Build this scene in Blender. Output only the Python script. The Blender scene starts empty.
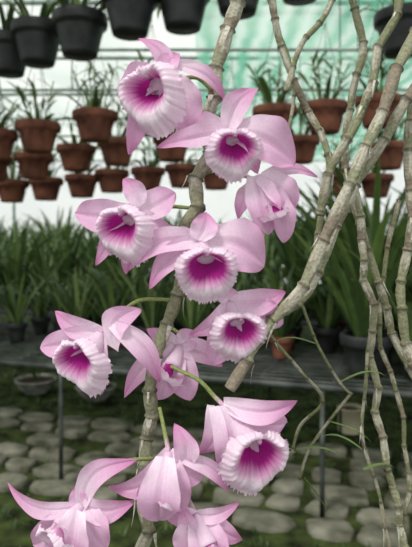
import bpy, math, random
from mathutils import Vector, Matrix
random.seed(7)
F=560.0; CZ=1.3
def W(px,py,d): return Vector(((px-206)/F*d, d, CZ+(240-py)/F*d))
def lin(c):
    return tuple(((v/255)/12.92 if v/255<=0.04045 else ((v/255+0.055)/1.055)**2.4) for v in c)
def mix(a,b,t):
    t=max(0,min(1,t)); return tuple(a[i]*(1-t)+b[i]*t for i in range(3))
def sm(t):
    t=max(0,min(1,t)); return t*t*(3-2*t)
sc=bpy.context.scene
try:
    sc.view_settings.view_transform='Standard'; sc.view_settings.look='None'
except Exception: pass

# ---------------------------------------------------------------- materials
def newmat(name):
    m=bpy.data.materials.new(name); m.use_nodes=True
    nt=m.node_tree; nt.nodes.clear()
    out=nt.nodes.new('ShaderNodeOutputMaterial')
    return m,nt,out
def mat_attr(name,rough=0.5,trans=0.0,noise=0.15,nscale=60,bump=0.0,spec=0.4):
    m,nt,out=newmat(name); N=nt.nodes; L=nt.links
    a=N.new('ShaderNodeAttribute'); a.attribute_name='Col'
    tc=N.new('ShaderNodeTexCoord'); nz=N.new('ShaderNodeTexNoise'); nz.inputs['Scale'].default_value=nscale; nz.inputs['Detail'].default_value=5
    L.new(tc.outputs['Object'],nz.inputs['Vector'])
    mr=N.new('ShaderNodeMapRange'); mr.inputs['From Min'].default_value=0.3; mr.inputs['From Max'].default_value=0.7
    mr.inputs['To Min'].default_value=1-noise; mr.inputs['To Max'].default_value=1+noise
    L.new(nz.outputs['Fac'],mr.inputs['Value'])
    vm=N.new('ShaderNodeVectorMath'); vm.operation='SCALE'
    L.new(a.outputs['Color'],vm.inputs[0]); L.new(mr.outputs['Result'],vm.inputs['Scale'])
    p=N.new('ShaderNodeBsdfPrincipled'); p.inputs['Roughness'].default_value=rough
    p.inputs['Specular IOR Level'].default_value=spec
    L.new(vm.outputs[0],p.inputs['Base Color'])
    if bump>0:
        b=N.new('ShaderNodeBump'); b.inputs['Strength'].default_value=bump; b.inputs['Distance'].default_value=0.002
        L.new(nz.outputs['Fac'],b.inputs['Height']); L.new(b.outputs['Normal'],p.inputs['Normal'])
    if trans>0:
        t=N.new('ShaderNodeBsdfTranslucent'); L.new(vm.outputs[0],t.inputs['Color'])
        mx=N.new('ShaderNodeMixShader'); mx.inputs[0].default_value=trans
        L.new(p.outputs[0],mx.inputs[1]); L.new(t.outputs[0],mx.inputs[2]); L.new(mx.outputs[0],out.inputs[0])
    else: L.new(p.outputs[0],out.inputs[0])
    return m
def mat_noise(name,c1,c2,scale=5,rough=0.8,bump=0.3,dist=0.02,detail=6,metal=0,spec=0.3):
    m,nt,out=newmat(name); N=nt.nodes; L=nt.links
    tc=N.new('ShaderNodeTexCoord'); nz=N.new('ShaderNodeTexNoise'); nz.inputs['Scale'].default_value=scale; nz.inputs['Detail'].default_value=detail
    L.new(tc.outputs['Object'],nz.inputs['Vector'])
    cr=N.new('ShaderNodeValToRGB'); cr.color_ramp.elements[0].position=0.35; cr.color_ramp.elements[1].position=0.68
    cr.color_ramp.elements[0].color=(*lin(c1),1); cr.color_ramp.elements[1].color=(*lin(c2),1)
    L.new(nz.outputs['Fac'],cr.inputs[0])
    p=N.new('ShaderNodeBsdfPrincipled'); p.inputs['Roughness'].default_value=rough; p.inputs['Metallic'].default_value=metal
    p.inputs['Specular IOR Level'].default_value=spec
    L.new(cr.outputs[0],p.inputs['Base Color'])
    b=N.new('ShaderNodeBump'); b.inputs['Strength'].default_value=bump; b.inputs['Distance'].default_value=dist
    L.new(nz.outputs['Fac'],b.inputs['Height']); L.new(b.outputs['Normal'],p.inputs['Normal'])
    L.new(p.outputs[0],out.inputs[0]); return m
def mat_net(name,c1,c2,transp,scale,stripes=0):
    m,nt,out=newmat(name); N=nt.nodes; L=nt.links
    tc=N.new('ShaderNodeTexCoord')
    nz=N.new('ShaderNodeTexNoise'); nz.inputs['Scale'].default_value=scale; nz.inputs['Detail'].default_value=4
    mp=N.new('ShaderNodeMapping'); mp.inputs['Scale'].default_value=(1.0,0.25,1)
    L.new(tc.outputs['Object'],mp.inputs[0]); L.new(mp.outputs[0],nz.inputs['Vector'])
    cr=N.new('ShaderNodeValToRGB'); cr.color_ramp.elements[0].position=0.4; cr.color_ramp.elements[1].position=0.6
    cr.color_ramp.elements[0].color=(*lin(c1),1); cr.color_ramp.elements[1].color=(*lin(c2),1)
    L.new(nz.outputs['Fac'],cr.inputs[0])
    t=N.new('ShaderNodeBsdfTranslucent'); d=N.new('ShaderNodeBsdfDiffuse')
    L.new(cr.outputs[0],t.inputs[0]); L.new(cr.outputs[0],d.inputs[0])
    m1=N.new('ShaderNodeMixShader'); m1.inputs[0].default_value=0.2
    L.new(t.outputs[0],m1.inputs[1]); L.new(d.outputs[0],m1.inputs[2])
    tr=N.new('ShaderNodeBsdfTransparent')
    m2=N.new('ShaderNodeMixShader'); m2.inputs[0].default_value=transp
    if stripes:
        wv=N.new('ShaderNodeTexWave'); wv.wave_type='BANDS'; wv.bands_direction='X'; wv.inputs['Scale'].default_value=stripes; wv.inputs['Distortion'].default_value=4; wv.inputs['Detail'].default_value=3
        L.new(tc.outputs['Object'],wv.inputs['Vector'])
        mr=N.new('ShaderNodeMapRange'); mr.inputs['To Min'].default_value=0.05; mr.inputs['To Max'].default_value=0.55
        L.new(wv.outputs['Fac'],mr.inputs['Value']); L.new(mr.outputs['Result'],m2.inputs[0])
    L.new(m1.outputs[0],m2.inputs[1]); L.new(tr.outputs[0],m2.inputs[2]); L.new(m2.outputs[0],out.inputs[0])
    return m
M_petal=mat_attr('orchid_petal',0.75,0.32,0.05,400,0.1,0.12)
M_cane=mat_attr('orchid_cane_bark',0.7,0,0.26,330,0.9,0.25)
M_leaf=mat_attr('strap_leaf',0.4,0.22,0.15,30,0.0,0.45)
M_terra=mat_noise('terracotta',(86,52,42),(140,88,68),9,0.85,0.3,0.01)
M_black=mat_noise('black_plastic',(26,28,28),(52,54,54),12,0.5,0.1,0.005)
M_pipe=mat_noise('painted_pipe',(34,38,36),(84,88,84),8,0.5,0.1,0.005)
M_white=mat_noise('galvanised_pipe',(130,145,138),(180,192,184),6,0.5,0.1,0.005)
M_wire=mat_noise('wire',(60,60,58),(90,90,88),10,0.5,0.1,0.002)
M_ground=mat_noise('mossy_soil',(26,30,18),(72,84,44),7,0.95,0.8,0.04,10,spec=0.1)
M_stone=mat_noise('flagstone',(66,68,52),(132,130,116),7,0.9,0.8,0.02,10)
M_media=mat_noise('charcoal_medium',(35,26,20),(70,52,38),30,0.95,0.8,0.02)
M_cream=mat_noise('cream_plastic',(176,170,140),(205,198,170),6,0.6,0.1,0.005)
M_conc=mat_noise('concrete_bowl',(95,98,90),(150,152,142),14,0.85,0.4,0.01)
M_wood=mat_noise('basket_wood',(80,55,35),(120,88,58),20,0.8,0.4,0.01)

# ---------------------------------------------------------------- mesh builder
class MB:
    def __init__(s): s.v=[];s.f=[];s.m=[];s.c=[];s.mats=[]
    def mi(s,mat):
        if mat not in s.mats: s.mats.append(mat)
        return s.mats.index(mat)
    def grid(s,rows,cols,mat,closed=False):
        k=s.mi(mat); b=len(s.v); n=len(rows[0])
        for r,cr in zip(rows,cols):
            s.v.extend(r); s.c.extend(cr)
        for i in range(len(rows)-1):
            for j in range(n if closed else n-1):
                j2=(j+1)%n
                s.f.append((b+i*n+j,b+i*n+j2,b+(i+1)*n+j2,b+(i+1)*n+j)); s.m.append(k)
    def tube(s,path,radii,mat,col=(0.5,0.5,0.5),n=8,colf=None,cap=True):
        rows=[];cols=[]
        T0=(path[1]-path[0]).normalized()
        N=T0.orthogonal().normalized()
        L=len(path)
        for i,p in enumerate(path):
            T=(path[min(i+1,L-1)]-path[max(i-1,0)]).normalized()
            N=(N-T*N.dot(T)).normalized(); B=T.cross(N)
            r=radii[i] if isinstance(radii,(list,tuple)) else radii
            rows.append([p+(N*math.cos(a)+B*math.sin(a))*r for a in [2*math.pi*j/n for j in range(n)]])
            cols.append([colf(i,j) if colf else col for j in range(n)])
        if cap:
            rows=[[path[0].copy() for _ in range(n)]]+rows+[[path[-1].copy() for _ in range(n)]]
            cols=[cols[0]]+cols+[cols[-1]]
        s.grid(rows,cols,mat,True)
    def lathe(s,prof,mat,n=24,org=Vector((0,0,0)),col=(.5,.5,.5),holes=()):
        b=len(s.v);k=s.mi(mat)
        for r,z in prof:
            for j in range(n):
                a=2*math.pi*j/n; s.v.append(org+Vector((r*math.cos(a),r*math.sin(a),z))); s.c.append(col)
        for i in range(len(prof)-1):
            for j in range(n):
                if i in holes and j%2==0: continue
                j2=(j+1)%n
                s.f.append((b+i*n+j,b+i*n+j2,b+(i+1)*n+j2,b+(i+1)*n+j)); s.m.append(k)
    def box(s,c,sx,sy,sz,mat,rot=0,col=(.5,.5,.5)):
        b=len(s.v);k=s.mi(mat); R=Matrix.Rotation(rot,3,'Z')
        for x in(-1,1):
            for y in(-1,1):
                for z in(-1,1):
                    s.v.append(Vector(c)+R@Vector((x*sx/2,y*sy/2,z*sz/2))); s.c.append(col)
        for q in((0,1,3,2),(4,6,7,5),(0,4,5,1),(2,3,7,6),(0,2,6,4),(1,5,7,3)):
            s.f.append(tuple(b+i for i in q)); s.m.append(k)
    def mesh(s,name,origin=None,smooth=True):
        me=bpy.data.meshes.new(name)
        o=origin or Vector((0,0,0))
        me.from_pydata([tuple(v-o) for v in s.v],[],s.f)
        for m in s.mats: me.materials.append(m)
        me.polygons.foreach_set('material_index',s.m)
        me.polygons.foreach_set('use_smooth',[smooth]*len(s.f))
        ca=me.color_attributes.new('Col','FLOAT_COLOR','POINT')
        flat=[]
        for c in s.c: flat.extend((c[0],c[1],c[2],1))
        ca.data.foreach_set('color',flat)
        me.update(); return me
    def obj(s,name,origin=None,smooth=True):
        me=s.mesh(name,origin,smooth); return place(me,name,origin or Vector((0,0,0)))
def place(me,name,loc,rz=0,scale=1):
    ob=bpy.data.objects.new(name,me); ob.location=loc; ob.rotation_euler=(0,0,rz); ob.scale=(scale,)*3
    sc.collection.objects.link(ob); return ob
def cr_path(pts,sub=10):
    P=[pts[0]*2-pts[1]]+list(pts)+[pts[-1]*2-pts[-2]]; out=[]
    for i in range(1,len(P)-2):
        a,b,c,d=P[i-1],P[i],P[i+1],P[i+2]
        for k in range(sub):
            t=k/sub
            out.append(0.5*((2*b)+(c-a)*t+(2*a-5*b+4*c-d)*t*t+(3*b-a-3*c+d)*t**3))
    out.append(P[-2].copy()); return out

# ---------------------------------------------------------------- flowers
PINK=lin((206,116,176)); PALE=lin((234,202,226)); WHITE=lin((246,232,243)); MAG=lin((164,36,132)); DEEP=lin((122,14,92)); LIL=lin((224,174,210)); ROSE=lin((214,122,186))
GRN=lin((128,140,84))
def tepal(mb,base,tip,w,hint,bow=0.12,side=0.0,cup=0.35,kind='s',ph=0.0):
    w*=1.10 if kind=='s' else 1.2
    ch=tip-base; L=ch.length; T=ch.normalized()
    Nn=(hint-T*hint.dot(T)).normalized(); S=T.cross(Nn)
    nt=28;nu=18; rows=[];cols=[]
    a=0.13 if kind=='s' else 0.10
    p=0.78 if kind=='s' else 0.68
    for i in range(nt+1):
        t=i/nt
        tt=t if kind=='s' else t**1.2
        prof=max(0.0,math.sin(math.pi*(a+(1-a)*tt)))**p
        if kind=='s': prof*= (1.0-0.2*t)*1.05
        wd=w/2*prof+0.0001
        c=base+ch*t+Nn*(bow*L*math.sin(math.pi*t)-0.12*L*t**5)+S*(side*L*math.sin(math.pi*t))
        row=[];cl=[]
        for j in range(nu+1):
            u=-1+2*j/nu
            q=c+S*(u*wd)+Nn*(cup*1.3*wd*(u*u)+0.09*w*math.sin(6*t+ph+u*1.5)*abs(u)+0.045*w*math.sin(17*t+ph*3)*abs(u)**3)
            q-=Nn*(0.18*wd*math.exp(-(u/0.14)**2))
            row.append(q)
            if kind=='s': col=mix(mix(WHITE,PALE,t*2.2),PINK,sm((t-0.30)*1.3)*0.80)
            else: col=mix(mix(WHITE,PALE,t*1.8),LIL,sm((t-0.30)*1.6)*0.9)
            col=mix(col,PINK,0.30*abs(u)**4*t)
            v=(0.5+0.5*math.cos(u*26))**2
            col=mix(col,PINK,0.18*v*math.sin(math.pi*min(1,t+0.1)))
            cl.append(col)
        rows.append(row);cols.append(cl)
    mb.grid(rows,cols,M_petal)
def lip(mb,c,R,Fv,roll=0.0,deep=0.6,elong=1.0,ph=0.0,thr=0.44):
    Fv=Fv.normalized(); up=Vector((0,0,1)); U=(up-Fv*up.dot(Fv)).normalized(); Rt=U.cross(Fv)
    ca,sa=math.cos(roll),math.sin(roll)
    U,Rt=(U*ca+Rt*sa),(Rt*ca-U*sa)
    R*=1.14; thr*=0.90
    ns,nth=44,220; rows=[];cols=[]
    rnd=[random.uniform(-1,1) for _ in range(nth)]
    for i in range(ns+1):
        s=i/ns; row=[];cl=[]
        for j in range(nth):
            th=2*math.pi*j/nth
            dn=(1-math.cos(th))/2; an=abs(math.sin(th))
            rim=0.52+0.42*dn+0.22*math.exp(-((th-math.pi)/0.45)**2)+0.18*an*(1-0.2*dn)
            rim*=1+0.035*math.sin(5*th+ph)+(0.060*rnd[j] if i==ns else 0)
            r=R*rim*(0.02+0.98*s)
            dep=-deep*R*(max(0,1-s/0.60))**1.3
            dep+=R*0.30*an*an*sm((s-0.15)/0.6)*(1-0.35*dn)
            dep+=R*0.12*(1-dn)*sm((s-0.2)/0.6)
            dep+=R*0.14*dn*math.sin(math.pi*min(1,s*1.0))*(1-an)
            dep-=R*0.26*dn*sm((s-0.60)/0.40)**2
            dep-=R*0.24*an*sm((s-0.72)/0.28)**2
            dep+=R*(0.045*math.sin(7*th+ph)+0.030*math.sin(13*th+2*ph)+0.018*math.sin(31*th+3*ph)+0.012*rnd[j])*sm((s-0.5)/0.5)
            dep-=R*0.08*math.exp(-((th-math.pi)/0.16)**2)*math.sin(math.pi*s)
            row.append(c+Rt*(math.sin(th)*r)+U*(math.cos(th)*r*elong+0.16*R*(1-s))+Fv*dep)
            e=thr*(1.0+0.34*an-0.02*(1-dn)+0.04*math.sin(3*th+ph))
            e+=0.016*math.sin(23*th+ph)+0.012*math.sin(41*th)
            f=sm((s-e+0.13)/0.36)
            col=mix(mix(DEEP,MAG,s/0.20),WHITE,f)
            if 0<f<1: col=mix(col,ROSE,0.35*math.sin(math.pi*f))
            if s>0.75: col=mix(col,LIL,(s-0.75)*1.4)
            vv=(0.5+0.5*math.sin(46*th))**2
            col=mix(col,ROSE,0.12*vv*f*(1-s*0.6))
            cl.append(col)
        rows.append(row);cols.append(cl)
    mb.grid(rows,cols,M_petal,True)
    a=c+U*(0.40*R)-Fv*(deep*0.30*R); b=a+Fv*(0.26*R)-U*(0.10*R)
    pth=[a.lerp(b,t/7) for t in range(8)]
    rad=[R*v for v in(0.08,0.08,0.08,0.08,0.08,0.075,0.06,0.03)]
    mb.tube(pth,rad,M_petal,n=12,colf=lambda i,j:mix(PALE,MAG,0.45 if i>=7 else 0.15))
def flower(d,base,lp,teps,ped=None,dd=0.0,back=14):
    mb=MB(); k=d/F
    org=W(base[0],base[1],d)
    B=org+Vector((0,back*k,0))
    if lp:
        x,y,r,yaw,pit=lp[:5]; opt=lp[5] if len(lp)>5 else {}
        yw=math.radians(yaw); pt=math.radians(pit)
        Fv=Vector((math.sin(yw)*math.cos(pt),-math.cos(yw)*math.cos(pt),math.sin(pt)))
        c=W(x,y,d)-Vector((0,opt.get('fwd',10)*k,0))
        o={q:opt[q] for q in opt if q!='fwd'}
        lip(mb,c,r*k,Fv,ph=random.random()*6,**o)
        bk=c-Fv*(r*k*0.45)
        path=cr_path([bk,bk.lerp(B,0.5)-Fv*(r*k*0.1),B],6)
        n=len(path); mb.tube(path,[k*(r*0.30*(1-i/n)+4) for i in range(n)],M_petal,n=14,colf=lambda i,j:mix(PALE,WHITE,0.4))
    for t in teps:
        tx,ty,w,dz,kind=t[:5]; o=t[5] if len(t)>5 else {}
        tip=W(tx,ty,d)+Vector((0,(dz+4)*k,0))
        h=Vector((o.get('hx',0),-1,o.get('hz',0.25)))
        b0=B
        if 'b' in o: b0=W(o['b'][0],o['b'][1],d)+Vector((0,o.get('bd',8)*k,0))
        tepal(mb,b0,tip,w*k,h,o.get('bow',0.12),o.get('side',0),o.get('cup',0.3),kind,random.random()*6)
    if ped:
        pts=[B]+[W(px,py,d)+Vector((0,(16+dp)*k,0)) for px,py,dp in ped]
        path=cr_path(pts,8); n=len(path)
        mb.tube(path,[k*(2.6-0.7*i/n) for i in range(n)],M_cane,n=8,colf=lambda i,j:mix(LIL,GRN,i/n*3))
    return mb.obj('orchid_flower',org)

# 1 top
flower(0.50,(168,78),(150,92,36,-30,-4,{'deep':0.7,'thr':0.42,'roll':-0.2}),
  [(137,32,18,6,'s',{'side':0.14}),(178,46,20,10,'s',{'bow':0.25,'b':(160,85)}),(228,92,17,18,'s',{'side':-0.08,'b':(172,62)}),
   (188,132,36,4,'p',{'b':(172,76)}),(112,84,30,14,'p',{}),(124,150,28,12,'s',{})],
  [(195,70,10),(212,82,14)])
# 2
flower(0.49,(228,128),(234,148,28,10,-16,{'thr':0.50}),
  [(259,82,25,10,'s',{'side':-0.1}),(154,142,23,10,'s',{'side':-0.1,'bow':0.2}),(299,160,40,8,'p',{'side':-0.04}),(186,126,24,16,'p',{}),(262,170,24,18,'s',{})],
  [(216,112,16),(206,106,20)])
# 3 (seen from the side/back)
flower(0.51,(258,180),(276,214,17,80,-60,{'deep':1.1,'elong':1.1}),
  [(321,174,13,6,'s',{'side':-0.08,'b':(262,176)}),(287,242,24,-6,'p',{'hx':0.3,'bd':-4,'b':(266,184)}),(237,218,18,6,'s',{'hx':-0.4}),(268,234,28,-16,'p',{'b':(254,176),'bd':-2}),(296,208,28,-4,'p',{'b':(260,176),'bd':-6})],
  [(246,172,14),(222,166,22),(206,168,26)])
# 4
flower(0.49,(137,212),(124,226,31,-24,-6,{'thr':0.46,'roll':-0.1}),
  [(122,177,21,4,'s',{'side':0.06,'b':(140,205)}),(181,236,18,10,'s',{'side':0.1}),(69,210,28,12,'p',{'side':-0.12}),(174,190,28,12,'p',{'side':0.1}),(90,266,22,12,'s',{}),(122,276,20,12,'s',{})],
  [(165,205,12),(190,206,20)])
# 5
flower(0.475,(203,240),(207,266,31,3,-10,{'thr':0.52}),
  [(207,211,26,8,'s',{'side':0.1,'b':(198,240)}),(122,270,26,14,'s',{'side':0.12,'bow':0.15}),(146,290,24,8,'s',{'side':0.08}),(267,266,44,8,'p',{'side':-0.1}),(168,252,30,14,'p',{})],
  [(192,228,18),(186,236,24)])
# 6
flower(0.49,(98,335),(81,356,31,-28,-8,{'thr':0.46,'roll':-0.2}),
  [(51,312,21,8,'s',{'side':-0.12}),(32,350,24,12,'p',{'side':-0.06}),(138,310,24,12,'p',{'side':-0.25,'b':(112,350)}),(159,388,22,10,'s',{'side':-0.12,'b':(112,325)}),(98,400,18,12,'s',{}) ],
  [(112,322,12),(135,304,14),(168,304,24)])
# 7
flower(0.53,(178,350),(166,370,17,-75,-35,{'deep':0.9}),
  [(121,401,20,4,'s',{'side':0.1}),(145,331,18,10,'s',{}),(223,368,22,4,'s',{'side':-0.1}),(190,400,28,-6,'p',{'side':0.05}),(196,334,20,10,'p',{}),(158,400,28,-4,'p',{'bow':0.2})],
  [(182,344,18),(170,336,30)])
# 8
flower(0.495,(230,304),(239,328,28,8,-8,{'thr':0.48,'roll':0.1}),
  [(188,337,18,8,'s',{'side':-0.15}),(288,292,26,8,'s',{'side':0.12}),(214,368,28,6,'p',{'side':-0.05}),(288,326,26,14,'p',{}),(246,370,22,12,'s',{}),(224,288,20,12,'s',{})],
  [(218,300,14),(196,296,24),(178,300,30)])
# 9
flower(0.48,(226,412),(255,446,34,16,-10,{'thr':0.46,'elong':1.12,'fwd':20,'roll':0.12}),
  [(301,404,23,6,'s',{'side':0.12,'b':(224,406)}),(196,462,24,10,'s',{'side':-0.2,'b':(214,408)}),(228,488,36,4,'p',{'side':-0.16,'b':(218,408),'bd':6}),(292,430,30,16,'p',{'side':0.1}),(268,492,20,12,'s',{})],
  [(214,404,14),(198,388,16),(168,376,26)])
# 10
flower(0.47,(168,458),(162,496,18,-25,-65,{'deep':1.2}),
  [(174,427,24,2,'s',{'side':0.15,'b':(184,470)}),(104,494,24,8,'s',{'side':-0.2}),(158,520,34,-12,'p',{'b':(166,454),'bd':-6,'bow':0.22}),(230,497,16,4,'s',{'side':-0.15,'b':(180,460)}),(202,486,24,6,'p',{'side':0.1}),(182,514,26,-2,'p',{'bow':0.2}),(138,508,26,0,'p',{'side':-0.1})],
  [(162,440,14),(156,420,26)])
# 11
flower(0.465,(78,512),(56,532,22,-40,-30,{'deep':1.1,'thr':0.3}),
  [(2,489,16,6,'s',{'side':-0.14}),(28,552,30,4,'p',{'side':-0.06}),(72,492,18,10,'s',{}),(134,466,24,6,'s',{'side':-0.22}),(104,552,34,-4,'p',{}),(70,560,32,-10,'p',{'bd':-4,'b':(78,508)}),(132,508,24,6,'s',{'side':0.1})],
  [(95,492,16),(120,478,26),(148,478,34)])
# 12
flower(0.47,(196,522),(212,550,20,30,-40,{'deep':1.0,'thr':0.3}),
  [(180,510,18,6,'s',{'b':(192,540)}),(240,508,15,6,'s',{'side':0.08}),(244,548,24,6,'s',{}),(164,524,18,8,'s',{}),(190,562,34,-4,'p',{}),(222,566,32,-8,'p',{})],
  [(180,505,20),(156,500,30)])

# ---------------------------------------------------------------- canes
C_A=lin((152,152,130)); C_B=lin((112,120,82)); C_C=lin((198,194,180)); C_D=lin((112,100,80)); C_R=lin((60,52,42)); C_P=lin((128,110,102))
def cane(pts,rad,name='orchid_stem',sp=26,tone=0.5,taper=1.0,flake=0.5):
    mb=MB(); P=[W(*p) for p in pts]; path=cr_path(P,12)
    ds=[0]
    for i in range(1,len(path)): ds.append(ds[-1]+(path[i]-path[i-1]).length)
    tot=ds[-1]; step=0.0014; n=int(tot/step); rp=[];idx=0
    for q in range(n+1):
        s=tot*q/n
        while idx<len(ds)-2 and ds[idx+1]<s: idx+=1
        t=(s-ds[idx])/max(1e-9,ds[idx+1]-ds[idx]); rp.append(path[idx].lerp(path[idx+1],t))
    spm=sp*pts[0][2]/F; R=rad*pts[0][2]/F
    nodes=[0.0]
    while nodes[-1]<tot+spm: nodes.append(nodes[-1]+spm*random.uniform(0.7,1.35))
    nseg=len(nodes)+1
    seg=[random.random() for _ in range(nseg)]; tn=[random.random() for _ in range(nseg)]
    off=[Vector((random.uniform(-1,1),random.uniform(-1,1),0))*R*0.9 for _ in range(nseg)]
    N=20
    edge=[[random.uniform(0.30,0.9) for _ in range(N)] for _ in range(nseg)]
    for e in edge:
        m=sum(e)/N+random.uniform(-.2,.2)
        for j in range(N): e[j]=m+(e[j]-m)*0.6
    rr=[];ff=[];i=0
    for q,p in enumerate(rp):
        s=tot*q/n
        while s>=nodes[i+1]: i+=1
        ln=nodes[i+1]-nodes[i]; f=(s-nodes[i])/ln
        rp[q]=p+off[i].lerp(off[i+1],f)
        dn=min(f,1-f)*ln
        r=R*(0.76+0.17*math.sin(math.pi*min(1,f*1.1))+0.34*math.exp(-(dn/(0.0019))**2))*(0.92+0.16*tn[i])
        r*= 1-(1-taper)*q/n
        rr.append(r); ff.append((i,f,dn))
    st=[random.random() for _ in range(N)]
    def cf(q,j):
        q=min(max(q,0),len(ff)-1); i,f,dn=ff[q]
        green=mix(C_B,C_A,tone*0.85+0.25*(tn[i]-0.5))
        if tn[i]>0.75: green=mix(green,C_P,0.6)
        c=mix(green,C_D,0.45*st[j])
        if seg[i]>0.35 and f<edge[i][j]:
            c=mix(C_A,C_C,0.2+0.7*seg[i]*tone); c=mix(c,C_D,0.65*st[(j*7+i*3)%N]**1.5)
            if edge[i][j]-f<0.04: c=mix(c,C_D,0.6)
        c=mix(c,C_R,0.85*math.exp(-(dn/0.0013)**2))
        return c
    mb.tube(rp,rr,M_cane,n=N,colf=cf)
    for q in range(6,n-8):
        i,f,dn=ff[q]
        if dn<0.0009 and random.random()<flake*0.55:
            T=(rp[q+3]-rp[q-3]).normalized(); a=random.uniform(0,6.28)
            O=(Vector((math.cos(a),-abs(math.sin(a)),0))); O=(O-T*O.dot(T)).normalized(); S=T.cross(O)
            L=random.uniform(0.006,0.020); wv=R*random.uniform(0.10,0.42); rows=[];cols=[]
            for k2 in range(7):
                t=k2/6; c0=rp[q]+O*(rr[q]*0.98+L*0.28*t*t)+T*(L*t)-Vector((0,0,L*0.3*t*t))
                ww=wv*(1-t)**0.6
                rows.append([c0-S*ww,c0+O*ww*0.3,c0+S*ww]); cols.append([C_C if t<.6 else mix(C_C,C_D,.5)]*3)
            mb.grid(rows,cols,M_cane)
    return mb.obj(name,P[0])
TOP1=(250,-190,0.56); TOP2=(420,-190,0.60)
cane([TOP1,(243,-60,0.55),(236,0,0.54),(226,45,0.535),(209,105,0.53),(203,160,0.525),(192,205,0.52),(186,250,0.52),(178,300,0.525),(166,340,0.53),(156,385,0.53),(150,440,0.53),(146,490,0.52),(143,530,0.515),(140,580,0.515)],7.6,sp=30,tone=0.75,taper=0.9,flake=0.9)
cane([TOP2,(432,-60,0.57),(418,20,0.55),(396,72,0.53),(372,125,0.52),(346,180,0.515),(322,238,0.51),(296,296,0.505),(270,330,0.50),(247,352,0.497),(231,388,0.495)],6.6,sp=40,tone=0.75,taper=0.8,flake=1.0)
cane([(440,-190,0.6),(446,0,0.56),(416,84,0.545),(392,126,0.54),(362,176,0.53),(334,228,0.53),(302,290,0.53),(282,312,0.53)],6.4,sp=36,tone=0.75,taper=0.75,flake=1.0)
cane([(400,-190,0.62),(405,-60,0.6),(398,0,0.58),(378,62,0.57),(354,128,0.56),(334,165,0.56),(318,215,0.56)],4.8,sp=30,tone=0.5)
cane([(290,-190,0.62),(282,-60,0.6),(274,0,0.6),(280,40,0.6),(298,85,0.6),(314,120,0.6),(328,160,0.59),(322,215,0.58),(314,260,0.58)],3.8,sp=26,tone=0.5)
cane([(360,-190,0.64),(350,-60,0.62),(352,0,0.62),(362,55,0.62),(350,105,0.62),(346,150,0.62),(356,200,0.62),(372,262,0.62),(392,322,0.62),(414,380,0.62),(440,440,0.62)],4.2,sp=30,tone=0.4)
cane([(356,186,0.60),(362,240,0.60),(370,300,0.60),(374,360,0.60),(378,420,0.60),(390,480,0.60),(404,550,0.60),(410,600,0.6)],4.2,sp=24,tone=0.6)
cane([(445,-190,0.6),(440,0,0.57),(414,100,0.56),(409,170,0.56),(408,230,0.56),(399,290,0.56),(404,325,0.56),(418,370,0.56)],5.2,sp=28,tone=0.6)
cane([(345,-190,0.6),(340,-60,0.58),(326,10,0.58),(300,50,0.58),(286,92,0.58)],3.2,sp=26,tone=0.3)
cane([(255,-190,0.6),(262,-40,0.6),(272,10,0.6),(292,70,0.6),(288,128,0.6),(270,190,0.59),(262,250,0.58)],2.0,sp=30,tone=0.1)
cane([(300,300,0.58),(318,345,0.58),(340,382,0.58),(352,395,0.58)],1.7,sp=34,tone=0.0)
cane([(262,322,0.54),(280,348,0.55),(300,372,0.56),(322,400,0.57),(300,425,0.58),(292,452,0.58)],1.9,sp=30,tone=0.0)
cane([(352,392,0.6),(330,420,0.6),(310,450,0.6),(300,480,0.6)],1.6,sp=30,tone=0.0)
cane([(372,300,0.6),(366,380,0.6),(362,440,0.6),(380,500,0.6),(392,560,0.6)],2.0,sp=22,tone=0.3)
cane([(400,200,0.62),(386,250,0.62),(380,330,0.62),(398,400,0.62),(408,470,0.62),(402,560,0.62)],2.6,sp=24,tone=0.2)

# ---------------------------------------------------------------- leaves / plants
def strap(mb,b,az,e0,L,w,drop=1.2,col=None,seg=9,mat=None):
    col=col or lin((60,92,40)); d=Vector((math.cos(az),math.sin(az),0)); S=Vector((-math.sin(az),math.cos(az),0))
    p=b.copy(); rows=[];cols=[]
    for i in range(seg+1):
        t=i/seg; e=e0-drop*t*t
        wd=w/2*max(0.02,math.sin(math.pi*(0.18+0.82*t))**0.6)
        n=Vector((-d.x*math.sin(e),-d.y*math.sin(e),math.cos(e)))
        rows.append([p-S*wd+n*wd*0.35,p.copy(),p+S*wd+n*wd*0.35])
        c=mix(col,lin((120,136,76)),0.25*t); cols.append([c,mix(c,(0.01,0.02,0.005),0.2),c])
        p=p+(d*math.cos(e)+Vector((0,0,math.sin(e))))*(L/seg)
    mb.grid(rows,cols,mat or M_leaf)
GR=[lin(c) for c in((50,72,40),(64,90,48),(82,110,58),(106,132,70),(56,78,50),(134,154,96))]
mb=MB(); o0=W(300,455,0.58)
for (px,py,az,e0,L,w_,dr) in [(296,450,-0.2,0.2,0.045,0.006,0.9),(296,452,3.3,-0.4,0.04,0.006,0.6),(340,383,-0.1,0.5,0.05,0.007,1.2),(304,478,0.1,-0.9,0.05,0.006,0.4),(330,422,0.0,-0.3,0.05,0.006,0.6),(318,345,2.9,0.3,0.05,0.006,1.2),(362,450,3.0,0.6,0.045,0.007,1.2),(364,470,0.3,0.2,0.04,0.006,1.0)]:
    strap(mb,W(px,py,0.585),az,e0,L,w_,dr,GR[3],8)
mb.obj('orchid_leaf',o0)
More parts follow.
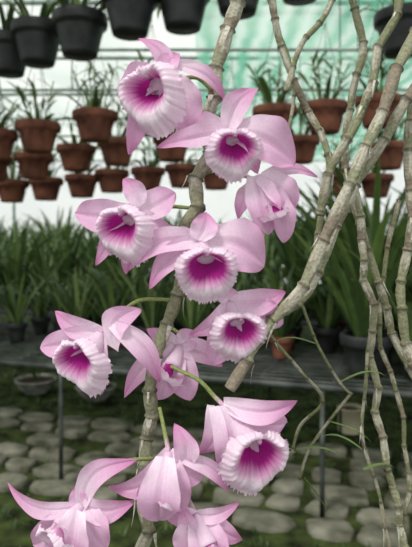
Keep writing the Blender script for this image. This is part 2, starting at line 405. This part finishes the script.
def pot_lathe(mb,mat,r,h,z0=0,holes=True):
    prof=[(0.001,z0),(r*0.62,z0),(r*0.66,z0+h*0.08),(r*0.76,z0+h*0.36),(r*0.80,z0+h*0.48),(r*0.86,z0+h*0.62),(r*0.88,z0+h*0.70),(r*1.0,z0+h*0.72),(r*1.03,z0+h*0.78),(r*1.03,z0+h*0.94),(r*1.0,z0+h),(r*0.92,z0+h),(r*0.88,z0+h*0.85),(r*0.70,z0+h*0.4)]
    mb.lathe(prof,mat,24,holes=(4,) if holes else ())
    mb.lathe([(0.001,z0+h*0.88),(r*0.5,z0+h*0.90),(r*0.89,z0+h*0.86)],M_media,16)
    mb.lathe([(r*0.60,z0+h*0.1),(r*0.74,z0+h*0.8)],M_media,16)
def plant_mesh(kind,seed):
    random.seed(seed); mb=MB()
    if kind=='bench':
        pot_lathe(mb,M_black if seed%3 else M_terra,0.085,0.15,holes=False)
        for i in range(24):
            a=random.uniform(0,6.28); L=random.uniform(0.28,0.62)
            strap(mb,Vector((math.cos(a)*0.03,math.sin(a)*0.03,0.13)),a,random.uniform(0.9,1.5),L,random.uniform(0.018,0.036),random.uniform(0.5,2.0),random.choice(GR),8)
    elif kind=='broad':
        pot_lathe(mb,M_black,0.10,0.16,holes=False)
        for i in range(34):
            a=random.uniform(0,6.28); L=random.uniform(0.35,0.85)
            strap(mb,Vector((math.cos(a)*0.04,math.sin(a)*0.04,0.14)),a,random.uniform(1.0,1.5),L,random.uniform(0.025,0.05),random.uniform(0.4,1.6),random.choice(GR[:4]),9)
    elif kind=='terra':
        pot_lathe(mb,M_terra,0.125,0.165)
        for i in range(11):
            a=random.uniform(0,6.28); L=random.uniform(0.10,0.26)
            strap(mb,Vector((math.cos(a)*0.04,math.sin(a)*0.04,0.14)),a,random.uniform(0.5,1.3),L,random.uniform(0.02,0.036),random.uniform(0.5,1.6),random.choice(GR),6)
        for i in range(6):
            x,y=random.uniform(-.05,.05),random.uniform(-.05,.05)
            q=[Vector((x,y,0.14)),Vector((x*1.5,y*1.5,0.25)),Vector((x*2.6,y*2.6,random.uniform(0.3,0.44)))]
            mb.tube(cr_path(q,4),0.004,M_cane,n=5,col=GR[3])
            for k in range(4):
                z=q[1].lerp(q[2],k/4); strap(mb,z,random.uniform(0,6.28),0.7,0.11,0.018,1.0,random.choice(GR[2:]),4)
    elif kind=='black':
        pot_lathe(mb,M_black,0.125,0.19,holes=False)
        for i in range(16):
            a=random.uniform(0,6.28); L=random.uniform(0.18,0.42)
            strap(mb,Vector((math.cos(a)*0.06,math.sin(a)*0.06,0.17)),a,random.uniform(0.4,1.4),L,random.uniform(0.014,0.03),random.uniform(1.4,3.0),random.choice(GR),8)
    if kind in('terra','black'):
        h=0.16 if kind=='terra' else 0.185
        for k in range(3):
            a=k*2.094+0.3; mb.tube([Vector((math.cos(a)*0.125,math.sin(a)*0.125,h)),Vector((0,0,0.62))],0.0018,M_wire,n=4)
        mb.tube([Vector((0,0,0.61)),Vector((0,0,0.70))],0.002,M_wire,n=4)
    return mb.mesh('plant_'+kind)
BEN=[plant_mesh('bench',i) for i in range(11,17)]
BRO=[plant_mesh('broad',i) for i in range(21,25)]
TER=[plant_mesh('terra',i) for i in range(31,36)]
BLK=[plant_mesh('black',i) for i in range(41,45)]
random.seed(99)

def hang(px,py,d,kind):
    p=W(px,py,d); me=random.choice(TER if kind=='t' else BLK)
    p.z-=0.085
    place(me,'hanging_terracotta_pot' if kind=='t' else 'hanging_plastic_pot',p,random.uniform(0,6.28))
    return p
rowA=[(-45,143),(-5,145),(38,137),(95,126),(152,118),(275,122),(325,118),(378,112)]
rowB=[(-45,170),(-8,168),(34,166),(76,158),(117,152),(172,148),(232,150),(300,150),(388,156),(435,150)]
rowC=[(-20,194),(12,191),(46,189),(82,186),(112,181),(148,179),(182,176),(216,178),(340,184),(376,186)]
def rack_row(row,d0,d1):
    for px,py in row:
        t=(px+50)/500; d=d0+(d1-d0)*t
        hang(px,py,d,'t')
rack_row(rowA,3.25,3.1); rack_row(rowB,3.75,3.6); rack_row(rowC,4.25,4.1)
for px,py,d in [(8,58,2.9),(38,47,2.75),(80,38,2.6),(130,16,2.5),(183,10,2.5),(238,-6,2.45),(402,36,2.6),(300,-20,2.5),(-30,64,2.9)]:
    hang(px,py,d,'k')
for nm,y,z in [('a',3.18,2.72),('b',3.68,2.55),('c',4.18,2.42),('d',2.6,2.96)]:
    mb=MB(); mb.tube([Vector((-3.2,y,z)),Vector((3.2,y,z))],0.012,M_white,n=8)
    for x in(-3,-1,1,3): mb.tube([Vector((x,y,z)),Vector((x,y,3.2))],0.005,M_wire,n=5)
    mb.obj('hanger_rail')

# ---------------------------------------------------------------- benches
def bench(Lx,Ly,Rx,Ry,H,depth,u0,u1,name='nursery_bench'):
    u=Vector((Rx-Lx,Ry-Ly,0)).normalized(); v=Vector((-u.y,u.x,0)); O=Vector((Lx,Ly,0))
    P=lambda a,b,z:O+u*a+v*b+Vector((0,0,z))
    mb=MB()
    for b in [0,depth/2,depth]: mb.tube([P(u0,b,H-0.03),P(u1,b,H-0.03)],0.017,M_pipe,n=10)
    k=0
    while k<=depth+1e-6:
        mb.tube([P(u0,k,H-0.006),P(u1,k,H-0.006)],0.006,M_pipe,n=6); k+=0.07
    a=u0
    while a<=u1+1e-6:
        mb.tube([P(a,0,H-0.016),P(a,depth,H-0.016)],0.008,M_pipe,n=6); a+=0.35
    a=u0+0.3
    while a<=u1:
        for b in(0,depth):
            mb.tube([P(a,b,0),P(a,b,H-0.03)],0.012,M_pipe,n=8)
        a+=1.4
    mb.obj(name); return P
P1=bench(-1.17,3.17,0.92,2.5,0.64,1.15,-1.3,4.0)
P2=bench(-1.9,5.2,1.6,4.3,0.66,1.2,-2.0,5.0)
P3=bench(-2.4,7.4,2.0,6.5,0.7,1.2,-2.5,6.0)
def fill(P,u0,u1,b0,b1,du,db,H,pool,nm,skip=0.0,smin=0.85,smax=1.15):
    a=u0
    while a<u1:
        b=b0
        while b<b1:
            if random.random()>skip:
                q=P(a+random.uniform(-.03,.03),b+random.uniform(-.03,.03),H)
                place(random.choice(pool),nm,q,random.uniform(0,6.28),random.uniform(smin,smax))
            b+=db
        a+=du
fill(P1,0.0,2.0,0.42,1.15,0.25,0.26,0.642,BEN,'potted_orchid',0.15,0.7,0.98)
fill(P1,2.0,4.0,0.2,1.15,0.25,0.26,0.642,BEN+BRO,'potted_orchid',0.1,0.95,1.3)
fill(P1,-1.2,0.0,0.45,1.15,0.25,0.26,0.642,BEN,'potted_orchid',0.15,0.7,0.95)
fill(P2,-1.9,4.9,0.1,1.2,0.33,0.36,0.662,BEN+BRO,'potted_orchid',0.1,0.9,1.2)
fill(P3,-2.4,5.9,0.1,1.2,0.4,0.5,0.702,BRO,'potted_orchid',0.05,0.9,1.25)

# ---------------------------------------------------------------- ground, stones
mb=MB(); rows=[];cols=[]
random.seed(5)
for i in range(91):
    y=-2+i*0.2
    rows.append([Vector((-9+j*0.2,y,0.010*math.sin(j*1.3+i*0.7)*math.sin(i*0.9)-0.012)) for j in range(91)]); cols.append([(.1,.1,.1)]*91)
mb.grid(rows,cols,M_ground); mb.obj('ground')
mb=MB(); u=Vector((2.09,-0.67,0)).normalized(); v=Vector((-u.y,u.x,0))
O=Vector((-1.17,3.05,0))
def stone(c,rx,ry,rot,h):
    n=9; base=len(mb.v); k=mb.mi(M_stone)
    rad=[random.uniform(0.80,1.16) for _ in range(n)]
    lv=[(1.0,-0.02),(1.0,h*0.6),(0.9,h),(0.001,h*1.05)]
    for s,z in lv:
        for j in range(n):
            a=2*math.pi*j/n; x=math.copysign(abs(math.cos(a))**0.7,math.cos(a))*rx*rad[j]*s; y=math.copysign(abs(math.sin(a))**0.7,math.sin(a))*ry*rad[j]*s
            mb.v.append(c+Vector((x*math.cos(rot)-y*math.sin(rot),x*math.sin(rot)+y*math.cos(rot),z))); mb.c.append((.3,.3,.3))
    for i in range(3):
        for j in range(n):
            mb.f.append((base+i*n+j,base+i*n+(j+1)%n,base+(i+1)*n+(j+1)%n,base+(i+1)*n+j)); mb.m.append(k)
for r in range(6):
    a=-1.6+(r%2)*0.13
    while a<4.2:
        w_=random.uniform(0.18,0.32)
        if random.random()>0.07:
            stone(O+u*(a+w_/2)+v*(0.0+r*0.20+random.uniform(-.015,.015)),w_*0.48,random.uniform(0.076,0.090),math.atan2(u.y,u.x)+random.uniform(-.12,.12),random.uniform(0.012,0.022))
        a+=w_+0.018
mb.obj('stone_path')
mb=MB()
for i in range(2200):
    x=random.uniform(-2.4,2.4); y=random.uniform(1.9,6.5)
    q=Vector((x,y,0.0)); s=(q-O).dot(v)
    if -0.1<s<1.1 and random.random()<0.78: continue
    for k in range(4): strap(mb,q+Vector((random.uniform(-.02,.02),random.uniform(-.02,.02),-0.01)),random.uniform(0,6.28),random.uniform(0.5,1.4),random.uniform(0.03,0.07),0.008,1.2,random.choice(GR[:2]),3)
mb.obj('ground_weeds')

def bowl(px,py,d,r):
    b=W(px,py,d); b.z=0.0
    m=MB(); h=r*0.75
    m.lathe([(0.001,0),(r*0.5,0),(r*0.55,h*0.12),(r*0.85,h*0.5),(r,h*0.85),(r*1.05,h*0.9),(r*1.05,h),(r*0.97,h),(r*0.9,h*0.85)],M_conc,28)
    m.lathe([(0.001,h*0.86),(r*0.92,h*0.84)],M_media,20)
    for i in range(8): strap(m,Vector((0,0,h*0.84)),random.uniform(0,6.28),random.uniform(.8,1.4),random.uniform(.12,.25),0.02,1.3,random.choice(GR),6)
    me=m.mesh('planter_bowl'); place(me,'planter_bowl',b)
bowl(36,390,4.75,0.17); bowl(96,402,4.55,0.16)
m=MB(); b=W(350,430,3.75); b.z=0.02
m.lathe([(0.001,0),(0.078,0),(0.08,0.01),(0.08,0.15),(0.085,0.152),(0.085,0.165),(0.078,0.165),(0.076,0.03)],M_cream,24)
m.lathe([(0.001,0.14),(0.077,0.14)],M_media,16)
place(m.mesh('plastic_tub'),'plastic_tub',b)

# ---------------------------------------------------------------- structure
M_roof=mat_net('shade_net_roof',(190,208,196),(226,234,226),0.45,1.2)
M_green=mat_net('shade_net_green',(110,186,158),(182,220,202),0.3,1.5,stripes=1.6)
M_wallb=mat_net('shade_net_back',(215,224,218),(240,244,240),0.6,0.6)
M_walls=mat_net('shade_net_side',(90,150,120),(150,190,165),0.3,1.0)
def quad(name,a,b,c,d,mat):
    mb=MB(); mb.grid([[Vector(a),Vector(b)],[Vector(d),Vector(c)]],[[(.5,)*3]*2]*2,mat); mb.obj(name,smooth=False)
quad('ceiling',(-9,1.6,3.3),(9,1.6,3.3),(9,14,3.3),(-9,14,3.3),M_roof)
quad('wall_back',(-9,14,0),(9,14,0),(9,14,3.3),(-9,14,3.3),M_wallb)
quad('wall_left',(-9,1.6,0),(-9,14,0),(-9,14,3.3),(-9,1.6,3.3),M_walls)
quad('wall_right',(9,1.6,0),(9,14,0),(9,14,3.3),(9,1.6,3.3),M_walls)
def cloth(x0,x1,y0,y1,z):
    mb=MB(); rows=[];cols=[]
    for i in range(31):
        y=y0+(y1-y0)*i/30
        rows.append([Vector((x0+(x1-x0)*j/30,y,z-0.05*abs(math.sin(i*0.42))-0.02*math.sin(j*0.9+i))) for j in range(31)]); cols.append([(.5,.5,.5)]*31)
    mb.grid(rows,cols,M_green); mb.obj('shade_cloth')
cloth(-0.1,8.5,4.0,13.4,3.2)
for y in [0.55,2.6,4.6,6,7.5,9,10.5,12,13.8]:
    mb=MB(); mb.tube([Vector((-9,y,3.25)),Vector((9,y,3.25))],0.022,M_white,n=8); mb.obj('roof_beam',Vector((0,y,3.25)))
for x in [-8.9,-6.5,-4.5,-2.8,-1.3,0.2,1.7,3.2,5,8.9]:
    mb=MB(); mb.tube([Vector((x,0.3,3.28)),Vector((x,13.9,3.28))],0.014,M_white,n=8); mb.obj('roof_beam',Vector((x,7,3.28)))
for x in [-8.8,8.8]:
    for y in [0.55,6,10.5,13.8]:
        mb=MB(); mb.tube([Vector((x,y,0)),Vector((x,y,3.24))],0.03,M_white,n=10); mb.obj('support_post',Vector((x,y,0)))
for x in [-3.6,-0.9]:
    mb=MB(); mb.tube([Vector((x,10.5,0)),Vector((x,10.5,3.24))],0.03,M_white,n=10); mb.obj('support_post',Vector((x,10.5,0)))
def basket(px,py,d,w):
    c=W(px,py,d); m=MB()
    for k in range(4):
        z=k*0.02
        for s in(-1,1):
            if k%2==0: m.box((0,s*w/2,z),w*1.1,0.014,0.014,M_wood)
            else: m.box((s*w/2,0,z),0.014,w*1.1,0.014,M_wood)
    for i in range(5): m.box((-w/2+w*(i+0.5)/5,0,-0.012),0.012,w,0.010,M_wood)
    m.lathe([(0.001,-0.005),(w*0.42,0.0),(w*0.4,0.045),(0.001,0.06)],M_media,14)
    for sx in(-1,1):
        for sy in(-1,1): m.tube([Vector((sx*w/2,sy*w/2,0.06)),Vector((0,0,0.35))],0.0012,M_wire,n=4)
    m.tube([Vector((0,0,0.34)),Vector((0,0,3.23-c.z))],0.0015,M_wire,n=4)
    place(m.mesh('hanging_orchid_basket',smooth=False),'hanging_orchid_basket',c)
basket(262,-200,0.585,0.12); basket(415,-200,0.605,0.12)

# ---------------------------------------------------------------- light
w=bpy.data.worlds.new('World'); sc.world=w; w.use_nodes=True
bg=w.node_tree.nodes['Background']; bg.inputs[0].default_value=(0.97,0.99,0.97,1); bg.inputs[1].default_value=1.05
sl=bpy.data.lights.new('sun','SUN'); sl.energy=2.4; sl.angle=math.radians(14); sl.color=(1,0.97,0.92)
so=bpy.data.objects.new('sun',sl); sc.collection.objects.link(so)
so.rotation_euler=Vector((0.35,0.50,-0.85)).to_track_quat('-Z','Y').to_euler(); so.location=(-2,-3,5)

cam=bpy.data.cameras.new('camera'); co=bpy.data.objects.new('camera',cam); sc.collection.objects.link(co)
co.location=(0,0,CZ); co.rotation_euler=(math.pi/2,0,0)
cam.sensor_width=36; cam.lens=F/547*36; cam.shift_y=-33.5/547; cam.clip_start=0.02
cam.dof.use_dof=True; cam.dof.focus_distance=0.5; cam.dof.aperture_fstop=10
sc.camera=co
